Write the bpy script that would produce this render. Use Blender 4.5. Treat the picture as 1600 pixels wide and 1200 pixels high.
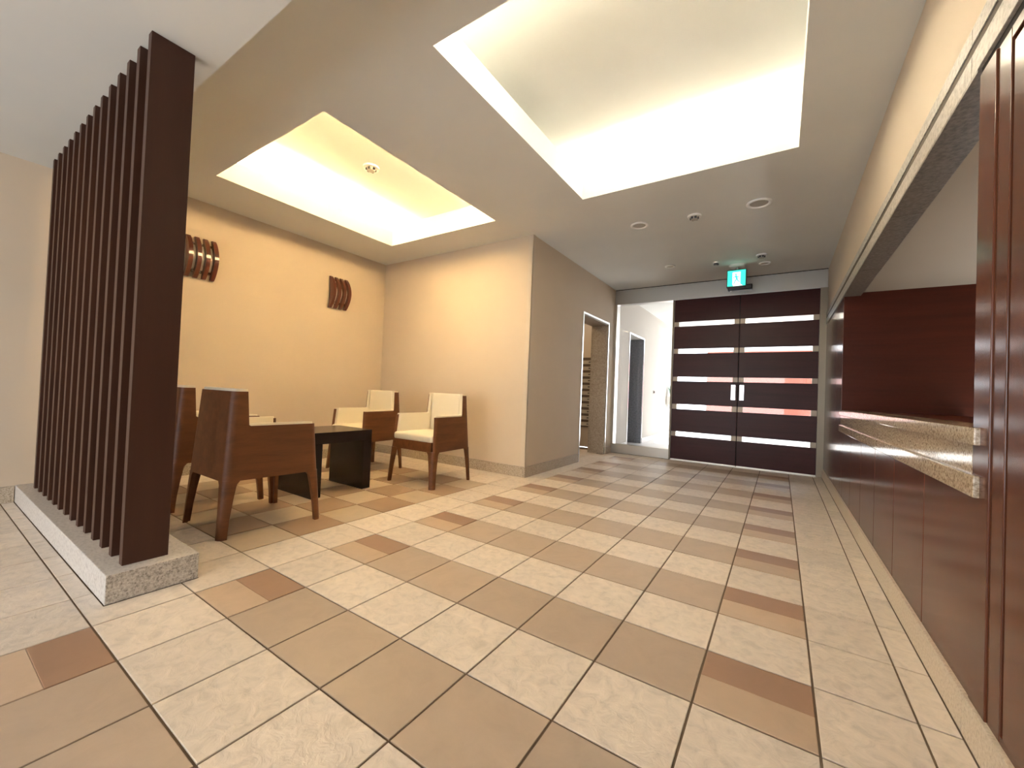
import bpy, bmesh, math, random
from mathutils import Matrix, Vector

# ---------------------------------------------------------------- camera, world, lights, exposure
S = 0.3                      # one floor tile = 0.3 m; all positions below are written in tiles
scn = bpy.context.scene
for o in list(bpy.data.objects):
    bpy.data.objects.remove(o)
COL = scn.collection
random.seed(7)

F_PX, YAW, PITCH, ROLL = 635.0, 0.5841, 0.0177, 0.0403
CAM = (-0.3532, -4.3621, 2.943)
cam_d = bpy.data.cameras.new('camera')
cam_d.sensor_fit = 'HORIZONTAL'; cam_d.sensor_width = 36.0
cam_d.lens = F_PX / 1600 * 36.0
cam_d.clip_start = 0.02; cam_d.clip_end = 200
cam = bpy.data.objects.new('camera', cam_d); COL.objects.link(cam)
cy, sy, cp, sp = math.cos(YAW), math.sin(YAW), math.cos(PITCH), math.sin(PITCH)
fw = Vector((-sy*cp, cy*cp, sp)); rt = Vector((cy, sy, 0)); up = rt.cross(fw)
cr, sr = math.cos(ROLL), math.sin(ROLL)
r2 = rt*cr + up*sr; u2 = -rt*sr + up*cr
M = Matrix(((r2.x, u2.x, -fw.x, CAM[0]*S), (r2.y, u2.y, -fw.y, CAM[1]*S), (r2.z, u2.z, -fw.z, CAM[2]*S), (0, 0, 0, 1)))
cam.matrix_world = M
scn.camera = cam

scn.view_settings.view_transform = 'Standard'
scn.view_settings.look = 'None'
EXPOSURE = 3.0
scn.view_settings.exposure = EXPOSURE + 0.08
K = 2.0**-EXPOSURE      # light strengths below are written for exposure 0
scn.view_settings.gamma = 1.0
scn.view_settings.use_curve_mapping = False

world = bpy.data.worlds.new('daylight'); scn.world = world; world.use_nodes = True
wn = world.node_tree.nodes; wl = world.node_tree.links
bgn = wn['Background']; bgn.inputs['Color'].default_value = (0.86, 0.93, 1.0, 1); bgn.inputs['Strength'].default_value = 5.5*K

def area(name, loc, size, energy, color, direction, spread=180):
    d = bpy.data.lights.new(name, 'AREA'); d.shape = 'RECTANGLE'
    d.size = size[0]*S; d.size_y = size[1]*S; d.energy = energy*K; d.color = color
    d.spread = math.radians(spread)
    o = bpy.data.objects.new(name, d); COL.objects.link(o)
    o.location = Vector(loc)*S
    o.rotation_euler = Vector(direction).to_track_quat('-Z', 'Y').to_euler()
    return o
def strip_light(name, loc, length, width, energy, color, along, direction):
    o = area(name, loc, (length, width), energy, color, direction)
    z = -Vector(direction).normalized(); x = Vector(along).normalized(); y = z.cross(x)
    o.rotation_euler = Matrix((x, y, z)).transposed().to_euler()
    return o
WARM = (1.0, 0.70, 0.36)
WARM2 = (1.0, 0.86, 0.67)
DAY = (0.90, 0.95, 1.0)
# cove tubes, in the troughs behind the upstands
strip_light('cove_light', (-13.5, 3.1, 8.62), 5.7, 0.4, 105, WARM, (0, 1, 0), (0.25, 0, 1))
strip_light('cove_light', (-7.72, 3.1, 8.62), 5.7, 0.4, 165, WARM, (0, 1, 0), (-0.25, 0, 1))
strip_light('cove_light', (-2.63, 6.45, 8.62), 4.7, 0.4, 54, WARM2, (1, 0, 0), (0, -0.25, 1))
strip_light('cove_light', (-2.63, -0.25, 8.62), 4.7, 0.4, 100, WARM2, (1, 0, 0), (0, 0.25, 1))
# daylight through the window front behind the camera
area('window_daylight', (-6.5, -15.2, 3.2), (13, 5), 34, (1.0, 0.95, 0.915), (0, 1, -0.05))
# daylight coming in at the street end of the vestibule
area('street_daylight', (-3.2, 29.6, 4.6), (8, 7), 12, DAY, (0, -1, -0.1))
# sun on the street side of the building
sun_d = bpy.data.lights.new('sun', 'SUN'); sun_d.energy = 15*K; sun_d.angle = 0.01; sun_d.color = (1.0, 0.97, 0.92)
sun = bpy.data.objects.new('sun', sun_d); COL.objects.link(sun)
sun.rotation_euler = Vector((0.06, -0.75, -0.85)).to_track_quat('-Z', 'Y').to_euler()
# small ceiling lamp of the mail room
area('mail_room_lamp', (-10.5, 13.5, 8.0), (1, 1), 6, WARM, (0, 0, -1))

# ---------------------------------------------------------------- materials
def mat(name, col, rough=0.5, metal=0.0, spec=0.5, coat=0.0, emis=None, es=0.0):
    m = bpy.data.materials.new(name); m.use_nodes = True
    b = m.node_tree.nodes['Principled BSDF']
    b.inputs['Base Color'].default_value = (*col, 1)
    b.inputs['Roughness'].default_value = rough
    b.inputs['Metallic'].default_value = metal
    b.inputs['Specular IOR Level'].default_value = spec
    b.inputs['Coat Weight'].default_value = coat
    b.inputs['Coat Roughness'].default_value = 0.08
    if emis:
        b.inputs['Emission Color'].default_value = (*emis, 1); b.inputs['Emission Strength'].default_value = es*K
    return m
def nd(m, t, **k):
    n = m.node_tree.nodes.new(t)
    for a, v in k.items(): setattr(n, a, v)
    return n
def lk(m, a, b): m.node_tree.links.new(a, b)
def bsdf(m): return m.node_tree.nodes['Principled BSDF']
def coords(m, space='pos', scale=(1, 1, 1)):
    if space == 'pos':
        out = nd(m, 'ShaderNodeNewGeometry').outputs['Position']
    else:
        out = nd(m, 'ShaderNodeTexCoord').outputs['Object']
    mp = nd(m, 'ShaderNodeMapping'); mp.inputs['Scale'].default_value = scale
    lk(m, out, mp.inputs['Vector']); return mp.outputs['Vector']
def noise(m, vec, scale, detail=4, rough=0.6, dist=0.0):
    n = nd(m, 'ShaderNodeTexNoise'); n.inputs['Scale'].default_value = scale
    n.inputs['Detail'].default_value = detail; n.inputs['Roughness'].default_value = rough
    n.inputs['Distortion'].default_value = dist
    lk(m, vec, n.inputs['Vector']); return n.outputs['Fac']
def ramp(m, fac, stops):
    r = nd(m, 'ShaderNodeValToRGB'); cr_ = r.color_ramp
    while len(cr_.elements) < len(stops): cr_.elements.new(0.5)
    for e, (p, c) in zip(cr_.elements, stops): e.position = p; e.color = (*c, 1)
    lk(m, fac, r.inputs['Fac']); return r.outputs['Color']
def bump(m, h, strength, dist=0.002):
    b = nd(m, 'ShaderNodeBump'); b.inputs['Strength'].default_value = strength; b.inputs['Distance'].default_value = dist
    lk(m, h, b.inputs['Height']); lk(m, b.outputs['Normal'], bsdf(m).inputs['Normal'])
def mul(c, f): return tuple(min(1, x*f) for x in c)

def wood(name, c, space='pos', grain=(1, 1, 0.06), rough=0.3, coat=0.0, var=0.35, sc=14, spec=0.5):
    m = mat(name, c, rough, coat=coat, spec=spec)
    v = coords(m, space, grain)
    f = noise(m, v, sc, 5, 0.65, 0.4)
    lk(m, ramp(m, f, [(0.25, mul(c, 1-var)), (0.55, c), (0.8, mul(c, 1+var))]), bsdf(m).inputs['Base Color'])
    bump(m, f, 0.05, 0.001)
    return m
def granite(name, a, b, c, rough=0.45, scale=90, bmp=0.25):
    m = mat(name, b, rough)
    v = coords(m)
    f = noise(m, v, scale, 3, 0.7)
    lk(m, ramp(m, f, [(0.32, a), (0.48, b), (0.66, c)]), bsdf(m).inputs['Base Color'])
    bump(m, f, bmp, 0.002)
    return m
def tilemat(name, c, var=0.10, scale=9, bmp=0.25, rough=0.38):
    m = mat(name, c, rough)
    v = coords(m)
    f = noise(m, v, scale, 8, 0.62, 0.8)
    f2 = noise(m, v, 2.3, 2, 0.5)
    col = ramp(m, f, [(0.3, mul(c, 1-var)), (0.5, c), (0.72, mul(c, 1+var*0.7))])
    oi = nd(m, 'ShaderNodeObjectInfo')
    mr = nd(m, 'ShaderNodeMapRange'); mr.inputs['To Min'].default_value = 0.93; mr.inputs['To Max'].default_value = 1.04
    lk(m, oi.outputs['Random'], mr.inputs['Value'])
    vm = nd(m, 'ShaderNodeVectorMath', operation='SCALE')
    lk(m, col, vm.inputs[0]); lk(m, mr.outputs['Result'], vm.inputs['Scale'])
    lk(m, vm.outputs['Vector'], bsdf(m).inputs['Base Color'])
    rr = nd(m, 'ShaderNodeMapRange'); rr.inputs['To Min'].default_value = rough-0.08; rr.inputs['To Max'].default_value = rough+0.12
    lk(m, f2, rr.inputs['Value']); lk(m, rr.outputs['Result'], bsdf(m).inputs['Roughness'])
    bump(m, f, bmp, 0.004)
    return m
def plaster(name, c, bmp=0.08, rough=0.75):
    m = mat(name, c, rough, spec=0.25)
    v = coords(m); f = noise(m, v, 120, 3, 0.6); f2 = noise(m, v, 1.6, 3, 0.5)
    lk(m, ramp(m, f2, [(0.3, mul(c, 0.97)), (0.7, mul(c, 1.02))]), bsdf(m).inputs['Base Color'])
    bump(m, f, bmp, 0.001)
    return m
def glass(name, tint=(1, 1, 1), refl=1.45):
    m = bpy.data.materials.new(name); m.use_nodes = True
    t = m.node_tree; t.nodes.clear()
    out = t.nodes.new('ShaderNodeOutputMaterial'); mx = t.nodes.new('ShaderNodeMixShader')
    tr = t.nodes.new('ShaderNodeBsdfTransparent'); gl = t.nodes.new('ShaderNodeBsdfGlossy'); fr = t.nodes.new('ShaderNodeFresnel')
    tr.inputs['Color'].default_value = (*tint, 1); gl.inputs['Roughness'].default_value = 0.01; fr.inputs['IOR'].default_value = refl
    t.links.new(fr.outputs[0], mx.inputs[0]); t.links.new(tr.outputs[0], mx.inputs[1]); t.links.new(gl.outputs[0], mx.inputs[2])
    t.links.new(mx.outputs[0], out.inputs['Surface'])
    return m

MT = dict(
    wall=plaster('beige_wallpaper', (0.66, 0.545, 0.415)),
    wall_pale=plaster('pale_wallpaper', (0.66, 0.56, 0.44)),
    ceil=plaster('ceiling_paint', (0.72, 0.725, 0.70), 0.03),
    cream=tilemat('cream_tile', (0.76, 0.655, 0.545), 0.16, 21, 1.0),
    taupe=tilemat('taupe_tile', (0.50, 0.385, 0.285), 0.07, 9, 0.4),
    terracotta=tilemat('terracotta_tile', (0.37, 0.225, 0.145), 0.06, 7, 0.12),
    peach=tilemat('peach_tile', (0.57, 0.42, 0.295), 0.08, 9, 0.15),
    brown=tilemat('brown_tile', (0.39, 0.255, 0.155), 0.07, 7, 0.15),
    tan=tilemat('tan_tile', (0.57, 0.445, 0.31), 0.08, 8, 0.2),
    grout=mat('grout', (0.17, 0.115, 0.07), 0.9),
    stone=granite('rough_granite', (0.20, 0.17, 0.14), (0.47, 0.42, 0.36), (0.66, 0.61, 0.54), 0.6, 110, 0.6),
    stone_side=granite('honed_granite', (0.42, 0.37, 0.33), (0.55, 0.50, 0.45), (0.62, 0.57, 0.52), 0.5, 70, 0.1),
    stone_cream=granite('cream_granite', (0.46, 0.38, 0.29), (0.60, 0.51, 0.40), (0.68, 0.60, 0.49), 0.45, 110, 0.3),
    stone_beige=granite('beige_granite', (0.22, 0.16, 0.10), (0.46, 0.37, 0.27), (0.62, 0.53, 0.41), 0.4, 130, 0.15),
    stone_smooth=granite('smooth_granite', (0.28, 0.26, 0.23), (0.41, 0.38, 0.34), (0.52, 0.49, 0.44), 0.45, 60, 0.2),
    polished=granite('polished_granite', (0.20, 0.14, 0.08), (0.44, 0.35, 0.25), (0.62, 0.53, 0.40), 0.10, 120, 0.0),
    stone_dark=granite('dark_granite_reveal', (0.09, 0.075, 0.06), (0.15, 0.125, 0.10), (0.21, 0.18, 0.15), 0.35, 60, 0.1),
    slat=wood('slat_brown', (0.058, 0.023, 0.013), rough=0.42, var=0.12, spec=0.3),
    panel=wood('red_brown_veneer', (0.115, 0.040, 0.020), grain=(1, 1, 0.1), rough=0.17, coat=0.0, var=0.2, sc=10, spec=0.28),
    panel_h=wood('dark_cherry_veneer', (0.055, 0.010, 0.004), grain=(0.08, 1, 1), rough=0.3, coat=0.0, spec=0.2, var=0.35, sc=14),
    door_wood=wood('door_veneer', (0.050, 0.011, 0.010), grain=(0.06, 1, 1), rough=0.36, coat=0.0, var=0.3, sc=12, spec=0.2),
    chair_wood=wood('chair_veneer', (0.155, 0.056, 0.018), 'obj', grain=(1, 0.12, 1), rough=0.46, coat=0.0, var=0.35, sc=18, spec=0.35),
    table_wood=wood('table_dark_wood', (0.010, 0.004, 0.003), grain=(1, 0.1, 1), rough=0.25, coat=0.0, var=0.3),
    cushion=mat('cream_leather', (0.80, 0.72, 0.56), 0.5),
    sconce_wood=wood('sconce_cherry', (0.13, 0.028, 0.013), rough=0.3, coat=0.4, var=0.2),
    steel=mat('brushed_steel', (0.62, 0.62, 0.61), 0.28, 1.0),
    steel_bright=mat('bright_steel', (0.85, 0.86, 0.87), 0.2, 1.0),
    steel_warm=mat('satin_steel_beige', (0.55, 0.52, 0.47), 0.32, 1.0),
    bronze=mat('bronze_frame', (0.20, 0.165, 0.12), 0.4, 0.6),
    dark=mat('dark_gap', (0.012, 0.008, 0.006), 0.8),
    white=mat('white_enamel', (0.88, 0.87, 0.84), 0.4),
    lens=mat('frosted_lens', (0.42, 0.38, 0.32), 0.5),
    frost=mat('frosted_glass_tube', (0.70, 0.66, 0.60), 0.35),
    black=mat('black_plastic', (0.03, 0.03, 0.035), 0.35),
    sign_green=mat('exit_sign_green', (0.02, 0.55, 0.36), 0.4, emis=(0.05, 0.85, 0.58), es=1.3),
    sign_white=mat('exit_sign_white', (0.9, 0.95, 0.9), 0.4, emis=(0.75, 1.0, 0.92), es=2.2),
    holder=mat('strip_holder_beige', (0.50, 0.42, 0.33), 0.35),
    glass=glass('clear_glass'),
    floor_white=mat('pale_stone_floor', (0.70, 0.70, 0.70), 0.35),
    brick=mat('red_brick_wall', (0.34, 0.085, 0.055), 0.8),
    leaf=mat('green_leaf', (0.05, 0.20, 0.08), 0.5),
    pot=mat('pale_planter', (0.5, 0.45, 0.38), 0.6),
    paving=mat('street_paving', (0.62, 0.61, 0.58), 0.8),
)

# ---------------------------------------------------------------- mesh helpers (tile units)
class MB:
    def __init__(s): s.v = []; s.f = []; s.sm = []
    def add(s, vs, fs, smooth=False):
        b = len(s.v); s.v += [tuple(v) for v in vs]; s.f += [tuple(b+i for i in f) for f in fs]; s.sm += [smooth]*len(fs); return s
    def box(s, x0, x1, y0, y1, z0, z1, bev=0.0):
        if bev <= 0:
            return s.add([(x0,y0,z0),(x1,y0,z0),(x1,y1,z0),(x0,y1,z0),(x0,y0,z1),(x1,y0,z1),(x1,y1,z1),(x0,y1,z1)],
                         [(3,2,1,0),(4,5,6,7),(0,1,5,4),(1,2,6,5),(2,3,7,6),(3,0,4,7)])
        bm = bmesh.new(); bmesh.ops.create_cube(bm, size=1)
        for v in bm.verts: v.co = Vector(((x0+x1)/2+v.co.x*(x1-x0), (y0+y1)/2+v.co.y*(y1-y0), (z0+z1)/2+v.co.z*(z1-z0)))
        bmesh.ops.bevel(bm, geom=list(bm.edges), offset=bev, segments=2, affect='EDGES', profile=0.6)
        bm.verts.index_update()
        s.add([v.co[:] for v in bm.verts], [[v.index for v in f.verts] for f in bm.faces]); bm.free(); return s
    def prism(s, poly, axis, a, b, smooth=False):
        """poly: 2-D points (counter-clockwise seen from +axis), extruded from a to b along axis."""
        def P(p, t): return (t, p[0], p[1]) if axis == 'x' else ((p[0], t, p[1]) if axis == 'y' else (p[0], p[1], t))
        n = len(poly); vs = [P(p, a) for p in poly] + [P(p, b) for p in poly]
        fs = [tuple(range(n-1, -1, -1)), tuple(range(n, 2*n))] + [(i, (i+1) % n, n+(i+1) % n, n+i) for i in range(n)]
        if axis == 'y': fs = [tuple(reversed(f)) for f in fs]
        return s.add(vs, fs, smooth)
    def cyl(s, c, r, h, axis='z', n=24, r2=None):
        r2 = r if r2 is None else r2; vs = []
        for t, rr in ((0, r), (h, r2)):
            for i in range(n):
                a = 2*math.pi*i/n; p, q = rr*math.cos(a), rr*math.sin(a)
                vs.append({'z': (c[0]+p, c[1]+q, c[2]+t), 'x': (c[0]+t, c[1]+p, c[2]+q), 'y': (c[0]+q, c[1]+t, c[2]+p)}[axis])
        return s.add(vs, [tuple(range(n-1, -1, -1)), tuple(range(n, 2*n))]+[(i, (i+1) % n, n+(i+1) % n, n+i) for i in range(n)])
    def ring(s, c, r0, r1, h, n=32):
        """downward-facing ring with a rounded lip, hanging h below c"""
        prof = [(r0, 0), (r0, -h*0.7), ((r0*0.7+r1*0.3), -h), ((r0*0.3+r1*0.7), -h), (r1, -h*0.3), (r1, 0)]
        vs = []; m = len(prof)
        for i in range(n):
            a = 2*math.pi*i/n
            for r, z in prof: vs.append((c[0]+r*math.cos(a), c[1]+r*math.sin(a), c[2]+z))
        fs = [(i*m+j, ((i+1) % n)*m+j, ((i+1) % n)*m+(j+1) % m, i*m+(j+1) % m) for i in range(n) for j in range(m)]
        return s.add(vs, fs, True)
    def tube(s, pts, rs, n=8):
        vs = []; 
        for k, p in enumerate(pts):
            p = Vector(p); d = (Vector(pts[min(k+1, len(pts)-1)])-Vector(pts[max(k-1, 0)])).normalized()
            a = d.orthogonal().normalized(); b = d.cross(a)
            for i in range(n):
                t = 2*math.pi*i/n; vs.append(tuple(p+(a*math.cos(t)+b*math.sin(t))*rs[k]))
        m = len(pts)
        fs = [tuple(range(n-1, -1, -1)), tuple(range((m-1)*n, m*n))]
        fs += [(k*n+i, k*n+(i+1) % n, (k+1)*n+(i+1) % n, (k+1)*n+i) for k in range(m-1) for i in range(n)]
        return s.add(vs, fs, True)
    def mesh(s, name, m, origin=(0, 0, 0)):
        me = bpy.data.meshes.new(name)
        me.from_pydata([((v[0]-origin[0])*S, (v[1]-origin[1])*S, (v[2]-origin[2])*S) for v in s.v], [], s.f)
        me.polygons.foreach_set('use_smooth', s.sm)
        bm = bmesh.new(); bm.from_mesh(me); bmesh.ops.recalc_face_normals(bm, faces=bm.faces); bm.to_mesh(me); bm.free()
        if m: me.materials.append(m)
        return me
    def build(s, name, m, parent=None, origin=None, **props):
        if origin is None:
            origin = tuple(parent['origin_tiles']) if parent is not None and 'origin_tiles' in parent else (0, 0, 0)
        o = bpy.data.objects.new(name, s.mesh(name, m, origin)); COL.objects.link(o)
        if parent is not None: o.parent = parent
        else: o.location = Vector(origin)*S
        o['origin_tiles'] = origin
        for k, v in props.items(): o[k] = v
        return o
def thing(name, label, cat, loc=(0, 0, 0), group=None, kind=None):
    o = bpy.data.objects.new(name, None); COL.objects.link(o)
    o.empty_display_size = 0.1
    o.location = Vector(loc)*S; o['origin_tiles'] = loc; o['label'] = label; o['category'] = cat
    if group: o['group'] = group
    if kind: o['kind'] = kind
    return o
def L(label, cat, kind=None, group=None):
    d = dict(label=label, category=cat)
    if kind: d['kind'] = kind
    if group: d['group'] = group
    return d
ST = 'structure'
def copy_tree(o, parent=None):
    c = o.copy(); COL.objects.link(c)
    if parent is not None: c.parent = parent
    for ch in list(o.children): copy_tree(ch, c)
    return c

# ---------------------------------------------------------------- key dimensions (tiles)
H = 8.396          # ceiling
HS = 7.72          # dropped soffit over the slatted screen
XR = 1.15          # right wall
XL = -7.62         # left wall of the hall
XA = -15.35        # alcove's far wall
YA = 7.62          # alcove's side wall
YD = 16.1          # entrance doors
BB = 0.36          # baseboard height

# ---------------------------------------------------------------- floor
floor = MB().box(-16.2, 1.3, -16, 16.25, -0.25, -0.014).build('floor', MT['grout'],
        **L('tiled lobby floor of cream, taupe and terracotta squares', 'floor', ST))
def tile_mesh(w, d, m, name='tile', half=0):
    g, c, h = 0.011, 0.006, 0.020
    x0, x1, y0, y1 = g, w-g, (0.001 if half == 2 else g), d-(0.001 if half == 1 else g)
    vs = [(x0,y0,-h),(x1,y0,-h),(x1,y1,-h),(x0,y1,-h),(x0,y0,-c*.5),(x1,y0,-c*.5),(x1,y1,-c*.5),(x0,y1,-c*.5),
          (x0+c,y0+c,0),(x1-c,y0+c,0),(x1-c,y1-c,0),(x0+c,y1-c,0)]
    fs = [(0,1,5,4),(1,2,6,5),(2,3,7,6),(3,0,4,7),(4,5,9,8),(5,6,10,9),(6,7,11,10),(7,4,8,11),(8,9,10,11)]
    b = MB(); b.add(vs, fs); return b.mesh(name, m)
tcache = {}
tiles = []
def put_tile(x, y, w, d, kind):
    tiles.append((x, y, w, d, kind))
def in_left(u, v): return u < -8
UR = 1.09
for v in range(-9, 17):
    for u in range(-16, 2):
        w = 1.0; x = u; d = 1.0; y = v
        if v == 16: d = 0.0
        if v + d > YD: d = YD - v
        if d < 0.05: continue
        kind = 'cream'
        # right border and cut strip against the right baseboard
        if u == 0: x, w = 0.0, 0.795
        elif u == 1: x, w = 0.795, 0.295
        # terrazzo pattern of the hall
        if -7 <= u <= -1 and v < 16:
            if v % 2 == 0:
                if u in (-7, -1):
                    put_tile(x, y, w, 0.5, 'peach'); put_tile(x, y+0.5, w, 0.5, 'terracotta'); continue
                kind = 'taupe'
        elif u <= -9 and u >= -14 and -1 <= v <= 5:
            kind = 'brown' if (u+v) % 2 else 'tan'
        if u < -8 and v >= 8 and not (v in (12, 13, 14, 15) and u >= -12): continue
        if u < -8 and v == 7: d = YA-7+0.03
        if v >= 8 and u == -8:
            if 12 <= v <= 14: pass
            else: x, w = XL+0.0, -7-XL
        # plinth cuts the tiles below it
        if v in (-3, -2) and u <= -8:
            if v == -3: d = 0.2
            else: y, d = -1.8, 0.8
            if u == -8: continue
        put_tile(x, y, w, d, kind)

CX, CY = CAM[0], CAM[1]
def vis(t):
    cx, cy_ = t[0]+t[2]/2-CX, t[1]+t[3]/2-CY
    zf = cx*fw.x+cy_*fw.y; xr = cx*rt.x+cy_*rt.y
    if zf < 0.8: return -1
    if abs(xr/zf) > 1.45 or 3.0/zf > 1.35: return 0
    return t[2]*t[3]/(zf**3)
tiles.sort(key=vis, reverse=True)
rest = {}
for i, (x, y, w, d, k) in enumerate(tiles):
    key = (round(w, 3), round(d, 3), k)
    if i < 290 and vis((x, y, w, d, k)) > 0:
        if key not in tcache: tcache[key] = tile_mesh(w, d, MT[k], half={'peach': 1, 'terracotta': 2}.get(k, 0))
        o = bpy.data.objects.new('tile', tcache[key]); COL.objects.link(o)
        o.parent = floor; o.location = (x*S, y*S, 0)
    else:
        rest.setdefault(k, []).append((x, y, w, d))
bm_all = MB(); mats = []
me_f = []
for k, lst in rest.items():
    b = MB()
    for x, y, w, d in lst:
        g = 0.011; b.box(x+g, x+w-g, y+g, y+d-g, -0.035, 0)
    mats.append(k); me_f.append((len(bm_all.f), len(b.f))); bm_all.add(b.v, b.f)
me = bm_all.mesh('distant_tiles', None)
for k in mats: me.materials.append(MT[k])
mi = [0]*len(me.polygons)
for j, (a, n) in enumerate(me_f):
    for q in range(a, a+n): mi[q] = j
me.polygons.foreach_set('material_index', mi)
o = bpy.data.objects.new('distant_tiles', me); COL.objects.link(o); o.parent = floor; o['kind'] = 'stuff'

for poly in ([(-7.99, -2.99), (-7.01, -2.99), (-7.01, -2.01), (-7.46, -2.01), (-7.46, -2.81), (-7.99, -2.81)],
             [(-7.46, -1.99), (-7.01, -1.99), (-7.01, -1.01), (-7.99, -1.01), (-7.99, -1.79), (-7.46, -1.79)]):
    MB().prism(poly, 'z', -0.035, 0).build('tile', MT['cream'], floor)

# ---------------------------------------------------------------- ceiling with two light coves
SC = (-13.1, -8.12, 0.15, 6.10)     # small cove opening
BC = (-5.107, -0.15, 0.15, 6.02)    # big cove opening
cb = MB()
xs = [-16.2, SC[0]-.07, SC[1]+.07, BC[0]-.07, BC[1]+.07, 2.0]; ys = [-1.81, 0.08, 6.12, 16.3]
for i in range(5):
    for j in range(3):
        if i in (1, 3) and j == 1: continue
        cb.box(xs[i], xs[i+1], ys[j], ys[j+1], H, H+0.08)
ceiling = cb.build('ceiling', MT['ceil'], **L('flat beige painted lobby ceiling with two rectangular light coves', 'ceiling', ST))
for c, nm in ((SC, 'light cove above the seating corner'), (BC, 'large light cove above the hall')):
    x0, x1, y0, y1 = c[0], c[1], 0.15, 6.05
    b = MB(); t, zt, e, zc = 0.07, 8.98, 0.8, 9.6
    b.box(x0-t, x0, y0-t, y1+t, H, zt); b.box(x1, x1+t, y0-t, y1+t, H, zt)
    b.box(x0, x1, y0-t, y0, H, zt); b.box(x0, x1, y1, y1+t, H, zt)
    b.box(x0-e-t, x0-e, y0-e-t, y1+e+t, H+0.08, zc); b.box(x1+e, x1+e+t, y0-e-t, y1+e+t, H+0.08, zc)
    b.box(x0-e, x1+e, y0-e-t, y0-e, H+0.08, zc); b.box(x0-e, x1+e, y1+e, y1+e+t, H+0.08, zc)
    b.box(x0-e-t, x1+e+t, y0-e-t, y1+e+t, zc, zc+0.1)
    b.build('light_cove', MT['ceil'], ceiling, label=nm)
MB().box(-16.2, 2.0, -16.0, -1.81, HS, H+0.2).build('soffit', MT['ceil'], ceiling, label='lower flat ceiling over the slatted screen')

# ---------------------------------------------------------------- walls
b = MB(); T = 0.85
b.box(XL-T, XL, YA+0.6, 12.1, 0, H); b.box(XL-T, XL, 15.2, 16.45, 0, H); b.box(XL-T, XL, 12.1, 15.2, 6.5, H)
wall_left = b.build('wall_left', MT['wall'], **L('beige papered hall wall left of the entrance with a mail room doorway', 'wall', ST))
# corner guard, steel doorway trim, stone reveals
MB().box(XL-0.17, XL+0.02, YA-0.02, YA+0.0, BB, H, 0.004).box(XL-0.001, XL+0.02, YA-0.02, YA+0.15, BB, H, 0.004).build('corner_guard', MT['wall_pale'], wall_left)
f = MB(); f.box(XL, XL+0.03, 12.04, 12.12, 0, 6.56); f.box(XL, XL+0.03, 15.18, 15.26, 0, 6.56); f.box(XL, XL+0.03, 12.12, 15.18, 6.48, 6.56)
f.build('doorway_trim', MT['steel_bright'], wall_left, label='thin bright steel trim around the mail room doorway')
r = MB(); r.box(XL-T-0.01, XL, 15.12, 15.2, 0, 6.5); r.box(XL-T-0.01, XL, 12.1, 12.18, 0, 6.5); r.box(XL-T-0.01, XL, 12.18, 15.12, 6.42, 6.5)
r.build('stone_reveal', granite('reveal_stone', (0.22, 0.18, 0.14), (0.33, 0.28, 0.23), (0.42, 0.37, 0.31), 0.5, 70, 0.1), wall_left)
b = MB(); b.box(XA-0.1, XL, YA, YA+0.6, 0, H)
b.build('wall_back', MT['wall'], **L('warm beige wall behind the two facing armchairs in the seating corner', 'wall', ST))
b = MB(); b.box(XA-0.6, XA, -1.9, YA+0.6, 0, H)
b.build('wall_alcove', MT['wall'], **L('warm beige seating corner wall carrying the two wooden sconces', 'wall', ST))
b = MB(); b.box(XA-0.6, -14.72, -16, -1.8, 0, HS)
b.build('wall_side', MT['wall'], **L('pinkish beige wall left of the slatted screen', 'wall', ST))
# wall behind the camera with its window front
b = MB(); b.box(-16, 1.3, -14.6, -14.2, 0, 0.4); b.box(-16, -13, -14.6, -14.2, 0.4, HS); b.box(0, 1.3, -14.6, -14.2, 0.4, HS); b.box(-13, 0, -14.6, -14.2, 6.0, HS)
b.build('wall_front', MT['wall'], **L('beige wall with a wide window front behind the viewer', 'wall', ST))

# baseboards of granite in lengths
def baseboard(name, label, runs, m):
    root = None
    for (x0, x1, y0, y1) in runs:
        bb = MB().box(x0, x1, y0, y1, 0, BB, 0.008)
        if root is None: root = bb.build(name, m, **L(label, 'baseboard', ST))
        else: bb.build('baseboard_length', m, root)
baseboard('baseboard_left', 'grey beige granite baseboard along the hall wall left of the entrance',
          [(XL-0.04, XL+0.05, YA-0.05, 9.9), (XL, XL+0.05, 9.905, 12.04), (XL, XL+0.05, 15.26, 16.05)], MT['stone_beige'])
baseboard('baseboard_back', 'speckled granite baseboard behind the two facing armchairs',
          [(-9.6, XL-0.045, YA-0.05, YA), (-11.8, -9.605, YA-0.05, YA), (-14.0, -11.805, YA-0.05, YA), (XA, -14.005, YA-0.05, YA)], MT['stone_beige'])
baseboard('baseboard_alcove', 'speckled granite baseboard below the two wooden sconces',
          [(XA, XA+0.05, 2.6, YA-0.05), (XA, XA+0.05, -1.8, 2.595)], MT['stone_beige'])
baseboard('baseboard_side', 'grey granite baseboard of the wall left of the screen', [(-14.72, -14.66, -8, -2.81)], MT['stone_beige'])
baseboard('baseboard_right', 'long beige granite baseboard below the red-brown wall panels',
          [(UR, XR+0.1, a, a2-0.006) for a, a2 in ((-8, -1.2), (-1.2, 1.1), (1.1, 4.1), (4.1, 7.1), (7.1, 10.1), (10.1, 13.1), (13.1, 16.0))], MT['stone_cream'])

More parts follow.
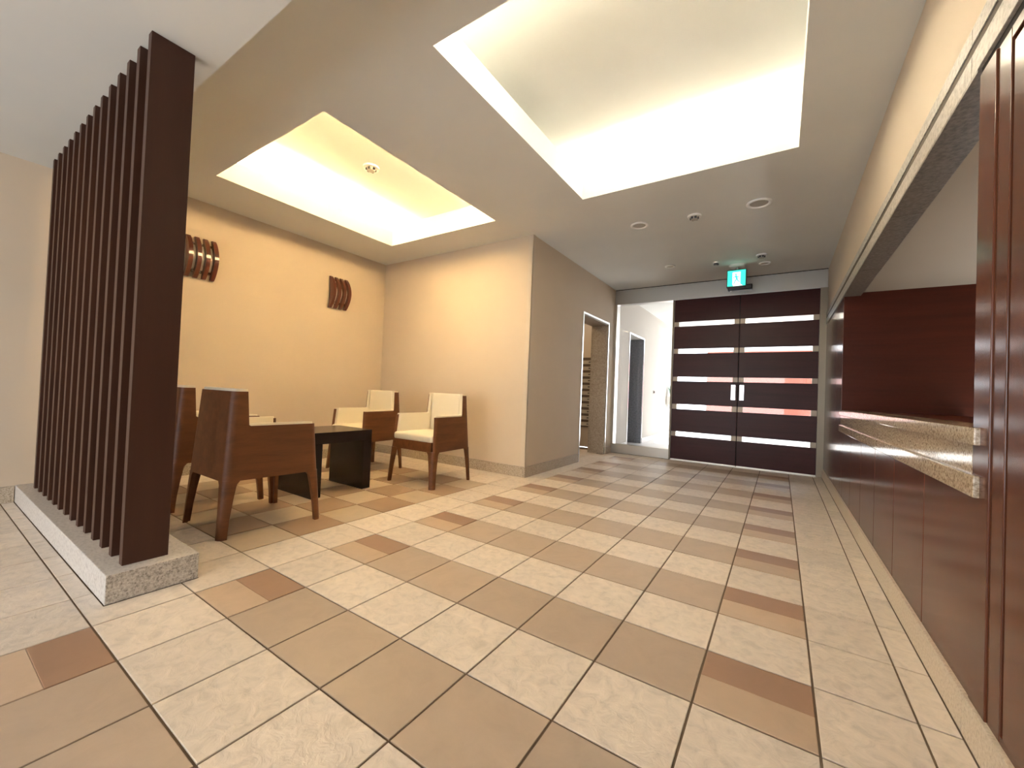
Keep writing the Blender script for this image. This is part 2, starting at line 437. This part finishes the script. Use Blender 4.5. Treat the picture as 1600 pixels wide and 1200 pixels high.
# ---------------------------------------------------------------- right wall: panels, reception opening, header, service door
NY0, NY1 = 1.05, 10.75
b = MB()
b.box(XR, XR+0.35, -14.2, 16.3, 6.6, H)
b.box(XR+0.05, XR+0.35, -14.2, 16.3, 6.1, 6.6)
b.box(XR+0.05, XR+0.35, -14.2, NY0, BB, 6.1); b.box(XR+0.05, XR+0.35, NY1, 16.3, BB, 6.1)
b.box(XR+0.05, XR+0.35, NY0, NY1, BB, 2.165)
wall_right = b.build('wall_right', MT['wall_pale'], **L('right hall wall, beige above a granite band, red-brown panels below', 'wall', ST))
bounds = [1.05, 2.53, 4.08, 5.6, 7.13, 8.66, 10.2]
for a, c in zip(bounds, bounds[1:]+[NY1]):
    MB().box(1.125, XR+0.06, a+0.008, c-0.008, BB, 2.165, 0.006).build('wall_panel', MT['panel'], wall_right)
for a, c in ((NY1, 12.2), (12.2, 13.75), (13.75, 15.98)):
    MB().box(1.125, XR+0.06, a+0.008, c-0.008, BB, 6.1, 0.006).build('wall_panel', MT['panel'], wall_right)
# header: two granite bands with a dark groove, in lengths
hy = [-6.0, -2.5, 1.2, 4.6, 7.9, 11.3, 14.0, 16.0]
hd = None
for a, c in zip(hy, hy[1:]):
    q = MB().box(1.10, XR+0.1, a+0.006, c-0.006, 6.1, 6.33, 0.006)
    if hd is None: hd = q.build('trim_1', MT['stone_smooth'], **L('double granite band with a dark groove high on the right wall', 'stone band', ST))
    else: q.build('stone_length', MT['stone_smooth'], hd)
    MB().box(1.10, XR+0.1, a+0.006, c-0.006, 6.43, 6.6, 0.006).build('stone_length', MT['stone_smooth'], hd)
MB().box(1.113, XR+0.08, -6, 16, 6.33, 6.43).build('groove', mat('groove_brown', (0.09, 0.07, 0.05), 0.7), hd)
# granite soffit of the reception opening
for a, c in ((NY0, 4.6), (4.6, 7.9), (7.9, NY1)):
    MB().box(1.101, 1.50, a+0.004, c-0.004, 6.07, 6.14, 0.004).build('soffit_stone', MT['stone_dark'], hd)
# the room behind the reception opening
b = MB(); b.box(1.5, 6.5, NY0-0.6, NY1+0.4, 6.16, 6.4)
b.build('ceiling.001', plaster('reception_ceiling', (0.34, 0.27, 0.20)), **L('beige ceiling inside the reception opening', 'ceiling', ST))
b = MB(); b.box(1.13, 6.5, NY1-0.03, NY1+0.3, 2.2, 6.165)
rw = b.build('wall_reception', MT['panel_h'], **L('dark cherry veneer end wall inside the reception opening', 'wall', ST))
MB().box(6.4, 6.6, NY0-0.6, NY1+0.3, 0, 6.3).build('wall_reception.001', MT['wall_pale'], **L('far beige wall of the room behind the reception opening', 'wall', ST))
MB().box(1.5, 6.5, NY0-0.8, NY0-0.6, 0, 6.3).build('wall_reception.002', MT['wall_pale'], **L('near beige wall of the room behind the reception opening', 'wall', ST))
# counter
ct = thing('reception_counter', 'stepped polished beige granite counter below the reception opening', 'counter', (1.1, NY0, 2.17))
MB().box(1.075, 1.55, NY0-0.17, NY1-0.04, 2.63, 2.785, 0.012).build('upper_ledge', MT['polished'], ct)
MB().box(1.115, 1.5, NY0, NY1-0.04, 2.36, 2.63).build('riser', MT['polished'], ct)
MB().box(1.075, 1.5, NY0-0.17, NY1-0.04, 2.17, 2.36, 0.012).build('lower_ledge', MT['polished'], ct)
MB().box(1.55, 3.6, NY0-0.1, NY1-0.04, 2.66, 2.77, 0.01).build('desk_top', MT['panel_h'], ct, label='dark wooden desk top behind the granite')
MB().box(3.3, 3.5, NY0-0.1, NY1-0.04, 0.0, 2.66).build('desk_panel', MT['panel_h'], ct)
# service door beside the reception opening
dr = thing('door_1', 'tall red-brown veneered door and casing at the right edge, beside the reception opening', 'door', (1.1, 0.4, BB), kind=ST)
MB().box(1.115, XR+0.1, 0.70, NY0-0.005, BB, 6.03, 0.008).build('casing', MT['panel'], dr)
MB().box(1.128, XR+0.1, 0.46, 0.70, BB, 6.03, 0.008).build('casing', MT['panel'], dr)
MB().box(1.128, XR+0.1, -4.2, 0.46, 5.93, 6.03, 0.006).build('casing', MT['panel'], dr)
MB().box(1.16, XR+0.1, 0.40, 0.465, 0.5, 5.94).box(1.16, XR+0.1, -4.2, 0.465, 5.86, 5.94).build('shadow_gap', MT['dark'], dr)
MB().box(1.128, XR+0.1, -4.2, 0.41, 0.42, 5.88, 0.006).build('door_leaf', MT['panel'], dr)
MB().box(1.13, XR+0.1, -4.2, 0.46, BB, 0.42).build('threshold', MT['panel'], dr)
MB().box(1.13, XR+0.1, -4.2, NY0, 6.03, 6.1).build('shadow_gap', MT['dark'], dr)

# ---------------------------------------------------------------- entrance: lintel, glass screen, doors
lt = MB().box(XL+0.01, XR-0.01, YD-0.05, YD+0.3, 7.62, 8.36, 0.01).build('trim_2', MT['steel'], **L('brushed steel lintel above the dark entrance doors', 'lintel', ST))
MB().box(XL+0.01, XR-0.01, YD-0.02, YD+0.3, 8.36, H).build('shadow_gap', MT['dark'], lt)
MB().box(XL+0.01, -4.70, YD-0.03, YD+0.35, 0, 0.47, 0.01).build('trim_3', MT['steel_warm'], **L('satin steel sill below the glass panel left of the entrance doors', 'sill', ST))
MB().box(0.90, XR, YD-0.08, YD+0.4, 0, 7.62, 0.01).build('trim_4', mat('door_post_beige', (0.26, 0.22, 0.165), 0.4, 0.3), **L('grey-brown metal post between the entrance doors and right wall', 'door post', ST))
w = thing('window_1', 'tall clear glass panel left of the dark entrance doors', 'glass panel', (-6.1, YD+0.2, 0.47), kind=ST)
MB().box(XL+0.12, -4.76, YD+0.19, YD+0.22, 0.47, 7.62).build('pane', MT['glass'], w)
MB().box(XL+0.0, XL+0.12, YD-0.03, YD+0.4, 0.47, 7.62, 0.005).build('frame', MT['steel_bright'], w)
MB().box(-4.76, -4.68, YD-0.03, YD+0.3, 0.0, 7.62, 0.005).build('frame', MT['bronze'], w)
strips = [(1.14, 1.36), (2.42, 2.655), (3.74, 3.95), (5.05, 5.28), (6.34, 6.56)]
for n_, (x0, x1, lab) in enumerate(((-4.67, -1.945, 'left leaf of the dark entrance doors with five glass strips'),
                                    (-1.915, 0.895, 'right leaf of the dark entrance doors with five glass strips'))):
    d = thing('door_%d' % (n_+2), lab, 'door', ((x0+x1)/2, YD, 0.05), kind=ST)
    zs = [0.06]+[z for s_ in strips for z in s_]+[7.6]
    for k in range(0, len(zs), 2):
        MB().box(x0, x1, YD, YD+0.14, zs[k], zs[k+1]+(0.015 if k == 10 else 0), 0.006).build('board', MT['door_wood'], d)
    for (a, c) in strips:
        MB().box(x0+0.2, x1-0.2, YD+0.06, YD+0.08, a-0.01, c+0.01).build('glass_strip', MT['glass'], d)
        for xx in (x0, x1-0.2):
            MB().box(xx+0.003, xx+0.2, YD+0.015, YD+0.125, a, c, 0.004).build('strip_holder', MT['holder'], d)
    hx = (x1-0.25) if n_ == 0 else (x0+0.05)
    h = MB().box(hx, hx+0.18, YD-0.03, YD, 2.94, 3.62, 0.01).build('handle', MT['steel_bright'], d, label='flat brushed steel push plate')
    MB().box(hx+0.05, hx+0.13, YD-0.1, YD-0.03, 3.0, 3.56, 0.015).build('grip', MT['steel'], h)
    MB().box(x0, x1, YD+0.02, YD+0.12, 0.01, 0.06).build('bottom_rail', MT['steel_warm'], d)
MB().box(-1.96, -1.90, YD+0.05, YD+0.12, 0.01, 7.64).build('leaf_gap_filler', MT['dark'], lt)  # dark filler added to block light leaking between the door leaves
MB().box(-4.67, 0.9, YD-0.1, YD+0.3, -0.02, 0.02).build('trim_5', MT['steel_warm'], **L('low steel threshold under the entrance doors', 'threshold', ST))

# motion sensor on the lintel
s_ = thing('motion_sensor', 'dark bar-shaped door sensor mounted on the steel lintel', 'sensor', (-1.95, YD-0.05, 7.9))
MB().box(-2.42, -1.48, YD-0.25, YD-0.05, 7.78, 8.02, 0.03).build('housing', MT['black'], s_)
MB().box(-2.38, -1.52, YD-0.262, YD-0.25, 7.84, 7.98, 0.004).build('sensor_window', mat('grey_window', (0.2, 0.2, 0.22), 0.15), s_)
MB().cyl((-2.3, YD-0.2, 7.74), 0.03, 0.04).build('indicator', MT['white'], s_)

# ---------------------------------------------------------------- vestibule beyond the glass
b = MB(); b.box(XL-T, XL+0.02, 16.45, 18.6, 0, 8.44); b.box(XL-T, XL+0.02, 21.5, 30.0, 0, 8.44); b.box(XL-T, XL+0.02, 18.6, 21.5, 6.52, 8.44)
wv = b.build('wall_vestibule', plaster('grey_white_wall', (0.52, 0.49, 0.45)), **L('pale wall of the bright vestibule seen through the glass panel', 'wall', ST))
f = MB(); X2 = XL+0.02
f.box(X2, X2+0.03, 18.54, 18.62, 0, 6.58); f.box(X2, X2+0.03, 21.48, 21.56, 0, 6.58); f.box(X2, X2+0.03, 18.62, 21.48, 6.5, 6.58)
f.build('doorway_trim', MT['steel_bright'], wv)
MB().box(XL-T-0.1, X2, 21.42, 21.5, 0, 6.52).box(XL-T-0.1, X2, 18.6, 18.68, 0, 6.52).box(XL-T-0.1, XL-T, 18.6, 21.5, 0, 6.52).build('stone_reveal', granite('grey_reveal', (0.13, 0.14, 0.16), (0.2, 0.21, 0.24), (0.27, 0.28, 0.31), 0.3, 40, 0.05), wv, label='dark grey stone lined niche')
MB().box(X2, X2+0.05, 21.56, 30, 0, 0.33, 0.008).box(X2, X2+0.05, 16.45, 18.54, 0, 0.33, 0.008).build('baseboard', MT['floor_white'], wv)
MB().box(XL-T, 5, 16.4, 30, -0.2, 0.0).build('floor.001', MT['floor_white'], **L('pale stone floor of the vestibule beyond the entrance doors', 'floor', ST))
MB().box(XL-T, 5, 16.3, 30, 8.44, 8.6).build('ceiling.002', MT['ceil'], **L('white vestibule ceiling beyond the entrance doors', 'ceiling', ST))
MB().box(3.6, 4.0, 16.4, 30, 0, 8.44).build('wall_vestibule.001', MT['wall_pale'], **L('right wall of the vestibule beyond the entrance doors', 'wall', ST))
MB().box(XL-T, XR+3, YD+0.3, YD+0.5, 8.3, 8.6).box(XR, 4.0, YD+0.1, YD+0.4, 0, 8.6).build('wall_entrance', MT['wall_pale'], **L('wall beside the entrance doors, vestibule side', 'wall', ST))
v_ = thing('wall_button', 'small dark round button on the pale vestibule wall', 'button', (X2, 24.17, 3.27))
MB().cyl((X2, 24.17, 3.27), 0.12, 0.04, 'x').build('back_plate', MT['steel'], v_)
MB().cyl((X2+0.04, 24.17, 3.27), 0.08, 0.04, 'x').build('button', MT['black'], v_)
# planter with a plant at the street end
p_ = thing('planter', 'pale block-shaped planter at the far end of the vestibule wall', 'planter', (-6.9, 27.9, 0))
MB().box(-7.58, -6.9, 27.9, 29.2, 2.4, 3.04, 0.03).build('trough', MT['pot'], p_)
MB().box(-7.59, -7.2, 28.3, 28.8, 2.1, 2.4).build('bracket', MT['steel'], p_)
pl = thing('potted_plant', 'green leafy plant growing in the vestibule planter', 'plant', (-7.0, 27.9, 3.05))
for k in range(16):
    a = random.uniform(0, 2*math.pi); le = random.uniform(0.6, 1.0); ou = random.uniform(0.15, 0.45)
    bx, by = -7.2+random.uniform(-.15, .15), 28.5+random.uniform(-.35, .35)
    pts = []; n = 6
    vs = []
    for i in range(n):
        t = i/(n-1); wd = 0.09*math.sin(math.pi*(0.15+0.85*t))+0.004
        cx_, cy_, cz_ = bx+math.cos(a)*ou*t*t, by+math.sin(a)*ou*t*t, 3.05+le*t
        vs += [(cx_-math.sin(a)*wd, cy_+math.cos(a)*wd, cz_), (cx_+math.cos(a)*0.02, cy_+math.sin(a)*0.02, cz_-0.01), (cx_+math.sin(a)*wd, cy_-math.cos(a)*wd, cz_)]
    fs = [(i*3+j, i*3+j+1, i*3+j+4, i*3+j+3) for i in range(n-1) for j in (0, 1)]
    MB().add(vs, fs, True).build('leaf', MT['leaf'], pl)
# street beyond
MB().box(-40, 40, 30, 70, -0.3, -0.05).build('ground', MT['paving'], **L('bright pavement outside the building', 'pavement', ST))
brk = MB().box(-6.5, 2.2, 40, 40.6, 0.6, 7.6).build('brick_wall', MT['brick'], **L('reddish wall outside, seen through the glass strips of the doors', 'wall', ST))
MB().box(-6.6, 2.3, 39.95, 40.65, 7.6, 7.75).build('coping', MT['pot'], brk)
MB().box(-6.6, 2.3, 39.95, 40.65, -0.1, 0.6).build('footing', MT['pot'], brk)

# mail room behind the doorway
MB().box(-13, XL-T, 17.0, 17.2, 0, H).box(-13.2, -13, 11, 17, 0, H).box(-13, XL-T, 11, 11.2, 0, H).build('wall_mail_room', MT['wall_pale'], **L('beige walls of the small mail room behind the hall doorway', 'wall', ST))
MB().box(-13, XL, 11, 17, -0.2, -0.036).build('floor.002', MT['grout'], **L('floor of the small mail room', 'floor', ST))
mb = thing('letterbox_bank', 'steel letterbox bank seen through the narrow left doorway', 'letterboxes', (-9.9, 16.99, 1.2))
MB().box(-11.4, -8.55, 16.45, 16.97, 1.15, 4.95, 0.01).build('cabinet', mat('letterbox_frame', (0.10, 0.07, 0.05), 0.5), mb)
for c_ in range(3):
    for r_ in range(11):
        z0 = 1.22+r_*0.337; x0 = -11.35+c_*0.94
        fl = MB().box(x0, x0+0.88, 16.40, 16.45, z0, z0+0.20, 0.008).build('letterbox_flap', MT['lens'], mb)
        MB().box(x0+0.36, x0+0.52, 16.37, 16.40, z0+0.08, z0+0.13).build('knob', MT['black'], fl)

# ---------------------------------------------------------------- slatted screen on its stone plinth
plinth = MB().box(-14.72, -7.47, -2.80, -1.80, 0, 0.375, 0.012).build('stone_plinth', MT['stone_side'], **L('long low grey granite plinth under the slatted screen', 'plinth'))
plinth.data.materials.append(MT['stone'])
for f_ in plinth.data.polygons:
    if f_.normal.x > 0.6: f_.material_index = 1
scrn = thing('slatted_screen', 'tall dark brown slatted screen standing on the granite plinth', 'screen', (-10.8, -2.35, 0.375))
sm = MB().box(-0.13, 0, -0.25, 0.25, 0, HS-0.375, 0.006).mesh('slat', MT['slat'])
for i in range(14):
    o = bpy.data.objects.new('slat', sm); COL.objects.link(o); o.parent = scrn
    o.location = Vector((-7.70-0.485*i+10.8, 0, 0))*S

# ---------------------------------------------------------------- armchairs
def plan(hx, hy, r, n=6, ret=0.0):
    """outer line of the shell in plan: short front return, side, back, side, front return; as (x,y,nx,ny,tag)"""
    pts = []
    def arc(cx_, cy_, a0, a1, tag):
        for i in range(n+1):
            a = math.radians(a0+(a1-a0)*i/n); pts.append((cx_+r*math.cos(a), cy_+r*math.sin(a), math.cos(a), math.sin(a), tag))
    arc(-hx+r, hy-r, 125, 180, 'arm')
    for t in (0.25, 0.5): pts.append((-hx, (hy-r)*(1-t)+(-hy+r)*t, -1, 0, 'arm'))
    pts.append((-hx, -hy+0.36, -1, 0, 'arm')); pts.append((-hx, -hy+0.33, -1, 0, 'wing')); pts.append((-hx, -hy+0.26, -1, 0, 'back'))
    arc(-hx+r, -hy+r, 180, 270, 'back')
    pts.append((0, -hy, 0, -1, 'back'))
    arc(hx-r, -hy+r, 270, 360, 'back')
    pts.append((hx, -hy+0.26, 1, 0, 'back')); pts.append((hx, -hy+0.33, 1, 0, 'wing')); pts.append((hx, -hy+0.36, 1, 0, 'arm'))
    for t in (0.5, 0.25): pts.append((hx, (hy-r)*(1-t)+(-hy+r)*t, 1, 0, 'arm'))
    arc(hx-r, hy-r, 0, 55, 'arm')
    return pts
ZT, ZA, ZB = 2.73, 2.07, 1.05
def hxz(z): return 0.975-0.055*z
def hyz(z): return 0.955-0.062*z
def strip(mbq, off0, off1, zb, zt_arm, zt_back, sel=None, nz=6, r=0.14):
    """wall between offsets off0 (outer) and off1 (inner) of the tapered plan line"""
    base = plan(1, 1, 0.2); N = len(base); rows = []
    idx = [i for i in range(N) if sel is None or sel(base[i])]
    for k in range(nz+1):
        row = []
        for i in idx:
            tag = base[i][4]
            zt = zt_back if tag == 'back' else (zt_arm+0.04 if tag == 'wing' else zt_arm)
            if tag == 'wing': zt = zt_arm+0.02
            z = zb+(zt-zb)*k/nz
            p = plan(hxz(z), hyz(z), r)[i]
            row.append(((p[0]-p[2]*off0, p[1]-p[3]*off0, z), (p[0]-p[2]*off1, p[1]-p[3]*off1, z)))
        rows.append(row)
    n = len(idx); vs = [v for row in rows for pr in row for v in pr]
    def I(k, i, s_): return (k*n+i)*2+s_
    fs = []
    for k in range(nz):
        for i in range(n-1):
            fs.append((I(k, i, 0), I(k, i+1, 0), I(k+1, i+1, 0), I(k+1, i, 0)))
            fs.append((I(k, i, 1), I(k+1, i, 1), I(k+1, i+1, 1), I(k, i+1, 1)))
        fs.append((I(k, 0, 0), I(k+1, 0, 0), I(k+1, 0, 1), I(k, 0, 1)))
        fs.append((I(k, n-1, 0), I(k, n-1, 1), I(k+1, n-1, 1), I(k+1, n-1, 0)))
    for i in range(n-1):
        fs.append((I(0, i, 0), I(0, i, 1), I(0, i+1, 1), I(0, i+1, 0)))
        fs.append((I(nz, i, 0), I(nz, i+1, 0), I(nz, i+1, 1), I(nz, i, 1)))
    mbq.add(vs, fs, True); return mbq
def smooth_by_angle(o, deg=35):
    me = o.data
    bm = bmesh.new(); bm.from_mesh(me)
    for e in bm.edges:
        if len(e.link_faces) == 2: e.smooth = e.calc_face_angle(0) < math.radians(deg)
    bm.to_mesh(me); bm.free()
def leg(sx, sy):
    """L-section corner leg, tapering and splaying to the floor"""
    b = MB(); n = 5; t = 0.085; lev = [0.0, 0.35, 0.7, 0.98, 1.07]
    flg = [0.03, 0.04, 0.07, 0.105, 0.17]; rings = []
    for z, fl_ in zip(lev, flg):
        hx_, hy_, r = hxz(z), hyz(z), 0.11
        outer = [(hx_-r-fl_, hy_)]+[(hx_-r+r*math.sin(math.radians(a)), hy_-r+r*math.cos(math.radians(a))) for a in (0, 22, 45, 68, 90)]+[(hx_, hy_-r-fl_)]
        inner = [(hx_-t, hy_-r-fl_), (hx_-t, hy_-t), (hx_-r-fl_, hy_-t)]
        rings.append([(sx*x, sy*y, z) for x, y in outer+inner])
    m_ = len(rings[0]); vs = [p for r_ in rings for p in r_]
    fs = [tuple(range(m_)), tuple(range((len(lev)-1)*m_, len(lev)*m_))]
    fs += [(k*m_+i, k*m_+(i+1) % m_, (k+1)*m_+(i+1) % m_, (k+1)*m_+i) for k in range(len(lev)-1) for i in range(m_)]
    return b.add(vs, fs, True)
def cushion_box(x0, x1, y0, y1, z0, z1, bev, crown=0.0, taper=0.0):
    bm = bmesh.new(); bmesh.ops.create_cube(bm, size=1)
    for v in bm.verts:
        k = 1-taper*(v.co.z+0.5)
        v.co = Vector(((x0+x1)/2+v.co.x*(x1-x0)*k, (y0+y1)/2+v.co.y*(y1-y0), (z0+z1)/2+v.co.z*(z1-z0)))
    bmesh.ops.bevel(bm, geom=list(bm.edges), offset=bev, segments=4, affect='EDGES', profile=0.5)
    if crown:
        bmesh.ops.subdivide_edges(bm, edges=[e for e in bm.edges if e.calc_length() > 0.8], cuts=6, use_grid_fill=True)
        for v in bm.verts:
            if v.co.z > z1-0.02:
                u_ = (v.co.x-x0)/(x1-x0)*2-1; w_ = (v.co.y-y0)/(y1-y0)*2-1
                v.co.z += crown*max(0, 1-u_*u_)*max(0, 1-w_*w_)
    bm.verts.index_update()
    b = MB(); b.add([v.co[:] for v in bm.verts], [[v.index for v in f_.verts] for f_ in bm.faces], True); bm.free(); return b
def make_chair(label):
    t = thing('armchair', label, 'armchair', (0, 0, 0), group='four wooden armchairs around the low table')
    sh = strip(MB(), 0.0, 0.075, ZB, ZA, ZT).build('shell', MT['chair_wood'], t); smooth_by_angle(sh)
    for sx in (-1, 1):
        for sy_ in (-1, 1):
            l_ = leg(sx, sy_).build('leg', MT['chair_wood'], t); smooth_by_angle(l_, 40)
    x_ = hxz(1.2)-0.12
    MB().box(-x_, x_, hyz(1.2)-0.09, hyz(1.2)-0.005, ZB, 1.34, 0.01).build('apron', MT['chair_wood'], t)
    MB().box(-x_, x_, -hyz(1.2)+0.08, hyz(1.2)-0.09, 1.08, 1.3).build('seat_base', MT['dark'], t)
    li = strip(MB(), 0.03, 0.15, 1.32, ZA+0.04, ZT+0.05, sel=lambda p: p[1] < 0.93).build('upholstered_lining', MT['cushion'], t); smooth_by_angle(li, 50)
    bc = cushion_box(-0.69, 0.69, -hyz(2)+0.10, -hyz(2)+0.32, 1.45, ZT+0.045, 0.05, taper=0.05).build('back_cushion', MT['cushion'], t)
    sc_ = cushion_box(-0.80, 0.80, -0.72, 0.885, 1.32, 1.54, 0.07, crown=0.05).build('seat_cushion', MT['cushion'], t)
    smooth_by_angle(bc, 50); smooth_by_angle(sc_, 50)
    for ch in t.children:
        for v in ch.data.vertices:
            v.co.x *= (0.9375+0.066*v.co.y/S)/0.975
    return t
c1 = make_chair('wooden armchair nearest the slatted screen end, its back and brown side toward us')
def place(c, x, y, rz, label=None):
    c.location = (x*S, y*S, 0); c.rotation_euler = (0, 0, math.radians(rz))
    if label: c['label'] = label
place(c1, -9.65, -0.10, 0)
c2 = copy_tree(c1); place(c2, -12.12, -0.05, -4, 'wooden armchair mostly hidden behind the slats and the front-left armchair')
c3 = copy_tree(c1); place(c3, -9.61, 5.15, 180, 'wooden armchair with cream seat facing us, furthest right beside the hall corner')
c4 = copy_tree(c1); place(c4, -12.62, 4.95, 180, 'wooden armchair with cream lining facing us, partly behind the dark low table')

# low table: a square waterfall block table
tb = thing('low_table', 'low square near-black wooden table between the four armchairs', 'table', (-10.98, 2.4, 0))
TX0, TX1, TY0, TY1, TZ = -11.78, -10.19, 1.5, 3.28, 1.67
MB().box(TX0, TX1, TY0, TY1, TZ-0.30, TZ, 0.012).build('tabletop', MT['table_wood'], tb)
MB().box(TX0, TX1, TY1-0.27, TY1, 0, TZ-0.30, 0.008).build('leg', MT['table_wood'], tb)
MB().box(TX0, TX1, TY0, TY0+0.27, 0, TZ-0.30, 0.008).build('leg', MT['table_wood'], tb)

# ---------------------------------------------------------------- wall sconces
def sconce_slat(y):
    """curved blade standing out from the wall: crescent in the x-z plane, extruded along y"""
    n = 14; pts = []
    for i in range(n+1):
        t = i/n; z = -0.62+1.24*t; pts.append((0.10+0.30*math.sin(math.pi*t)**0.8, z))
    for i in range(n, -1, -1):
        t = i/n; z = -0.62+1.24*t; pts.append((0.03+0.12*math.sin(math.pi*t), z))
    return MB().prism(pts, 'y', y-0.055, y+0.055)
def make_sconce(label):
    t = thing('wall_sconce', label, 'wall lamp', (0, 0, 0), group='wooden wall sconces')
    MB().box(0, 0.03, -0.34, 0.34, -0.45, 0.45, 0.01).build('back_plate', MT['bronze'], t)
    for k in range(4): sconce_slat(-0.33+0.22*k).build('blade', MT['sconce_wood'], t)
    MB().cyl((0.16, -0.30, 0.0), 0.0, 0.0, 'y') if False else None
    b = MB()
    n = 10; pts = [(0.13+0.13*math.sin(math.pi*i/n), -0.36+0.72*i/n) for i in range(n+1)]+[(0.05, 0.36), (0.05, -0.36)]
    b.prism(pts, 'y', -0.29, 0.29); b.build('glass_shade', MT['frost'], t)
    for z in (-0.42, 0.42): MB().tube([(0.13, -0.33, z), (0.13, 0.33, z)], [0.018, 0.018]).build('rod', MT['steel_bright'], t)
    return t
s1 = make_sconce('cherry wood sconce partly hidden by the end slat of the screen'); s1.location = Vector((XA, 0.62, 6.62))*S
s2 = copy_tree(s1); s2['label'] = 'cherry wood sconce near the inner corner of the seating area'; s2.location = Vector((XA, 5.28, 6.58))*S

# ---------------------------------------------------------------- ceiling fittings
def downlight(label, x, y, r, z=H, group='round unlit downlights'):
    t = thing('downlight', label, 'ceiling light', (x, y, z), group=group)
    MB().ring((x, y, z), r, r*0.72, 0.04).build('trim_ring', MT['white'], t)
    MB().cyl((x, y, z-0.012), r*0.74, 0.012).build('lens', MT['lens'], t)
downlight('round downlight in the hall ceiling nearest the seating corner wall', -4.235, 8.5, 0.27)
downlight('largest round downlight, nearest the right wall', -0.97, 8.53, 0.31)
downlight('small round downlight near the lintel left of the exit sign', -4.304, 13.16, 0.2)
downlight('small round downlight right of the exit sign close to the lintel', -0.99, 14.3, 0.2)
def detector(label, x, y, z, r):
    t = thing('smoke_detector', label, 'detector', (x, y, z), group='round ceiling detectors')
    MB().cyl((x, y, z-0.05), r, 0.05, r2=r, n=28).build('base', MT['white'], t)
    MB().cyl((x, y, z-0.12), r*0.45, 0.07, r2=r*0.6, n=24).build('cap', MT['lens'], t)
    for k in range(6):
        a = k*math.pi/3
        MB().box(x+math.cos(a)*r*0.5-0.03, x+math.cos(a)*r*0.5+0.03, y+math.sin(a)*r*0.5-0.03, y+math.sin(a)*r*0.5+0.03, z-0.11, z-0.05).build('vent', MT['black'], t)
detector('white detector with dark vents between the two hall downlights', -2.62, 8.57, H, 0.19)
detector('round white detector inside the small light cove', -10.93, 3.37, 9.6, 0.24)
detector('tiny ceiling detector just left of the exit sign', -2.61, 13.44, H, 0.12)
detector('small flat ceiling detector right of the exit sign', -1.06, 13.2, H, 0.18)

# ---------------------------------------------------------------- exit sign
ex = thing('exit_sign', 'lit green running-man exit sign hanging before the entrance lintel', 'exit sign', (-1.93, 14.2, H))
MB().cyl((-1.93, 14.2, H-0.07), 0.27, 0.07, r2=0.31).build('ceiling_mount', MT['white'], ex)
MB().cyl((-1.93, 14.2, H-0.2), 0.05, 0.14).build('stem', MT['steel'], ex)
EX0, EX1, EZ0, EZ1, EY = -2.29, -1.59, 7.50, 8.20, 14.1
MB().box(EX0, EX1, EY, EY+0.22, EZ0, EZ1, 0.01).build('housing', MT['black'], ex)
fc = MB().box(EX0+0.03, EX1-0.03, EY-0.01, EY, EZ0+0.04, EZ1-0.03).build('sign_face', MT['sign_green'], ex, label='glowing green face with running figure')
def P2(u_, w_): return (EX0+0.03+u_*0.64, EZ0+0.04+w_*0.63)
def flat(polys, m, name, y0, par):
    b = MB()
    for p in polys: b.prism([P2(*q) for q in p], 'y', y0-0.004, y0)
    b.build(name, m, par)
flat([[(0.28, 0.12), (0.72, 0.12), (0.72, 0.88), (0.28, 0.88)], [(0.33, 0.0), (0.85, 0.0), (0.72, 0.12), (0.28, 0.12)]], MT['sign_white'], 'door_symbol', EY-0.011, fc)
def circ(cx_, cz_, r, n=12): return [(cx_+r*math.cos(2*math.pi*i/n), cz_+r*math.sin(2*math.pi*i/n)) for i in range(n)]
def limb(a, b_, w_):
    d = Vector((b_[0]-a[0], b_[1]-a[1])).normalized(); n_ = Vector((-d.y, d.x))*w_/2
    return [(a[0]+n_.x, a[1]+n_.y), (a[0]-n_.x, a[1]-n_.y), (b_[0]-n_.x, b_[1]-n_.y), (b_[0]+n_.x, b_[1]+n_.y)]
flat([circ(0.47, 0.74, 0.055), limb((0.47, 0.67), (0.53, 0.42), 0.11), limb((0.47, 0.64), (0.35, 0.55), 0.045), limb((0.35, 0.55), (0.33, 0.45), 0.04),
      limb((0.49, 0.64), (0.60, 0.55), 0.045), limb((0.60, 0.55), (0.67, 0.60), 0.04), limb((0.52, 0.44), (0.42, 0.30), 0.06), limb((0.42, 0.30), (0.36, 0.12), 0.05),
      limb((0.53, 0.44), (0.60, 0.30), 0.06), limb((0.60, 0.30), (0.70, 0.24), 0.05)], MT['sign_green'], 'running_figure', EY-0.016, fc)

for o in bpy.data.objects:
    if 'origin_tiles' in o: del o['origin_tiles']
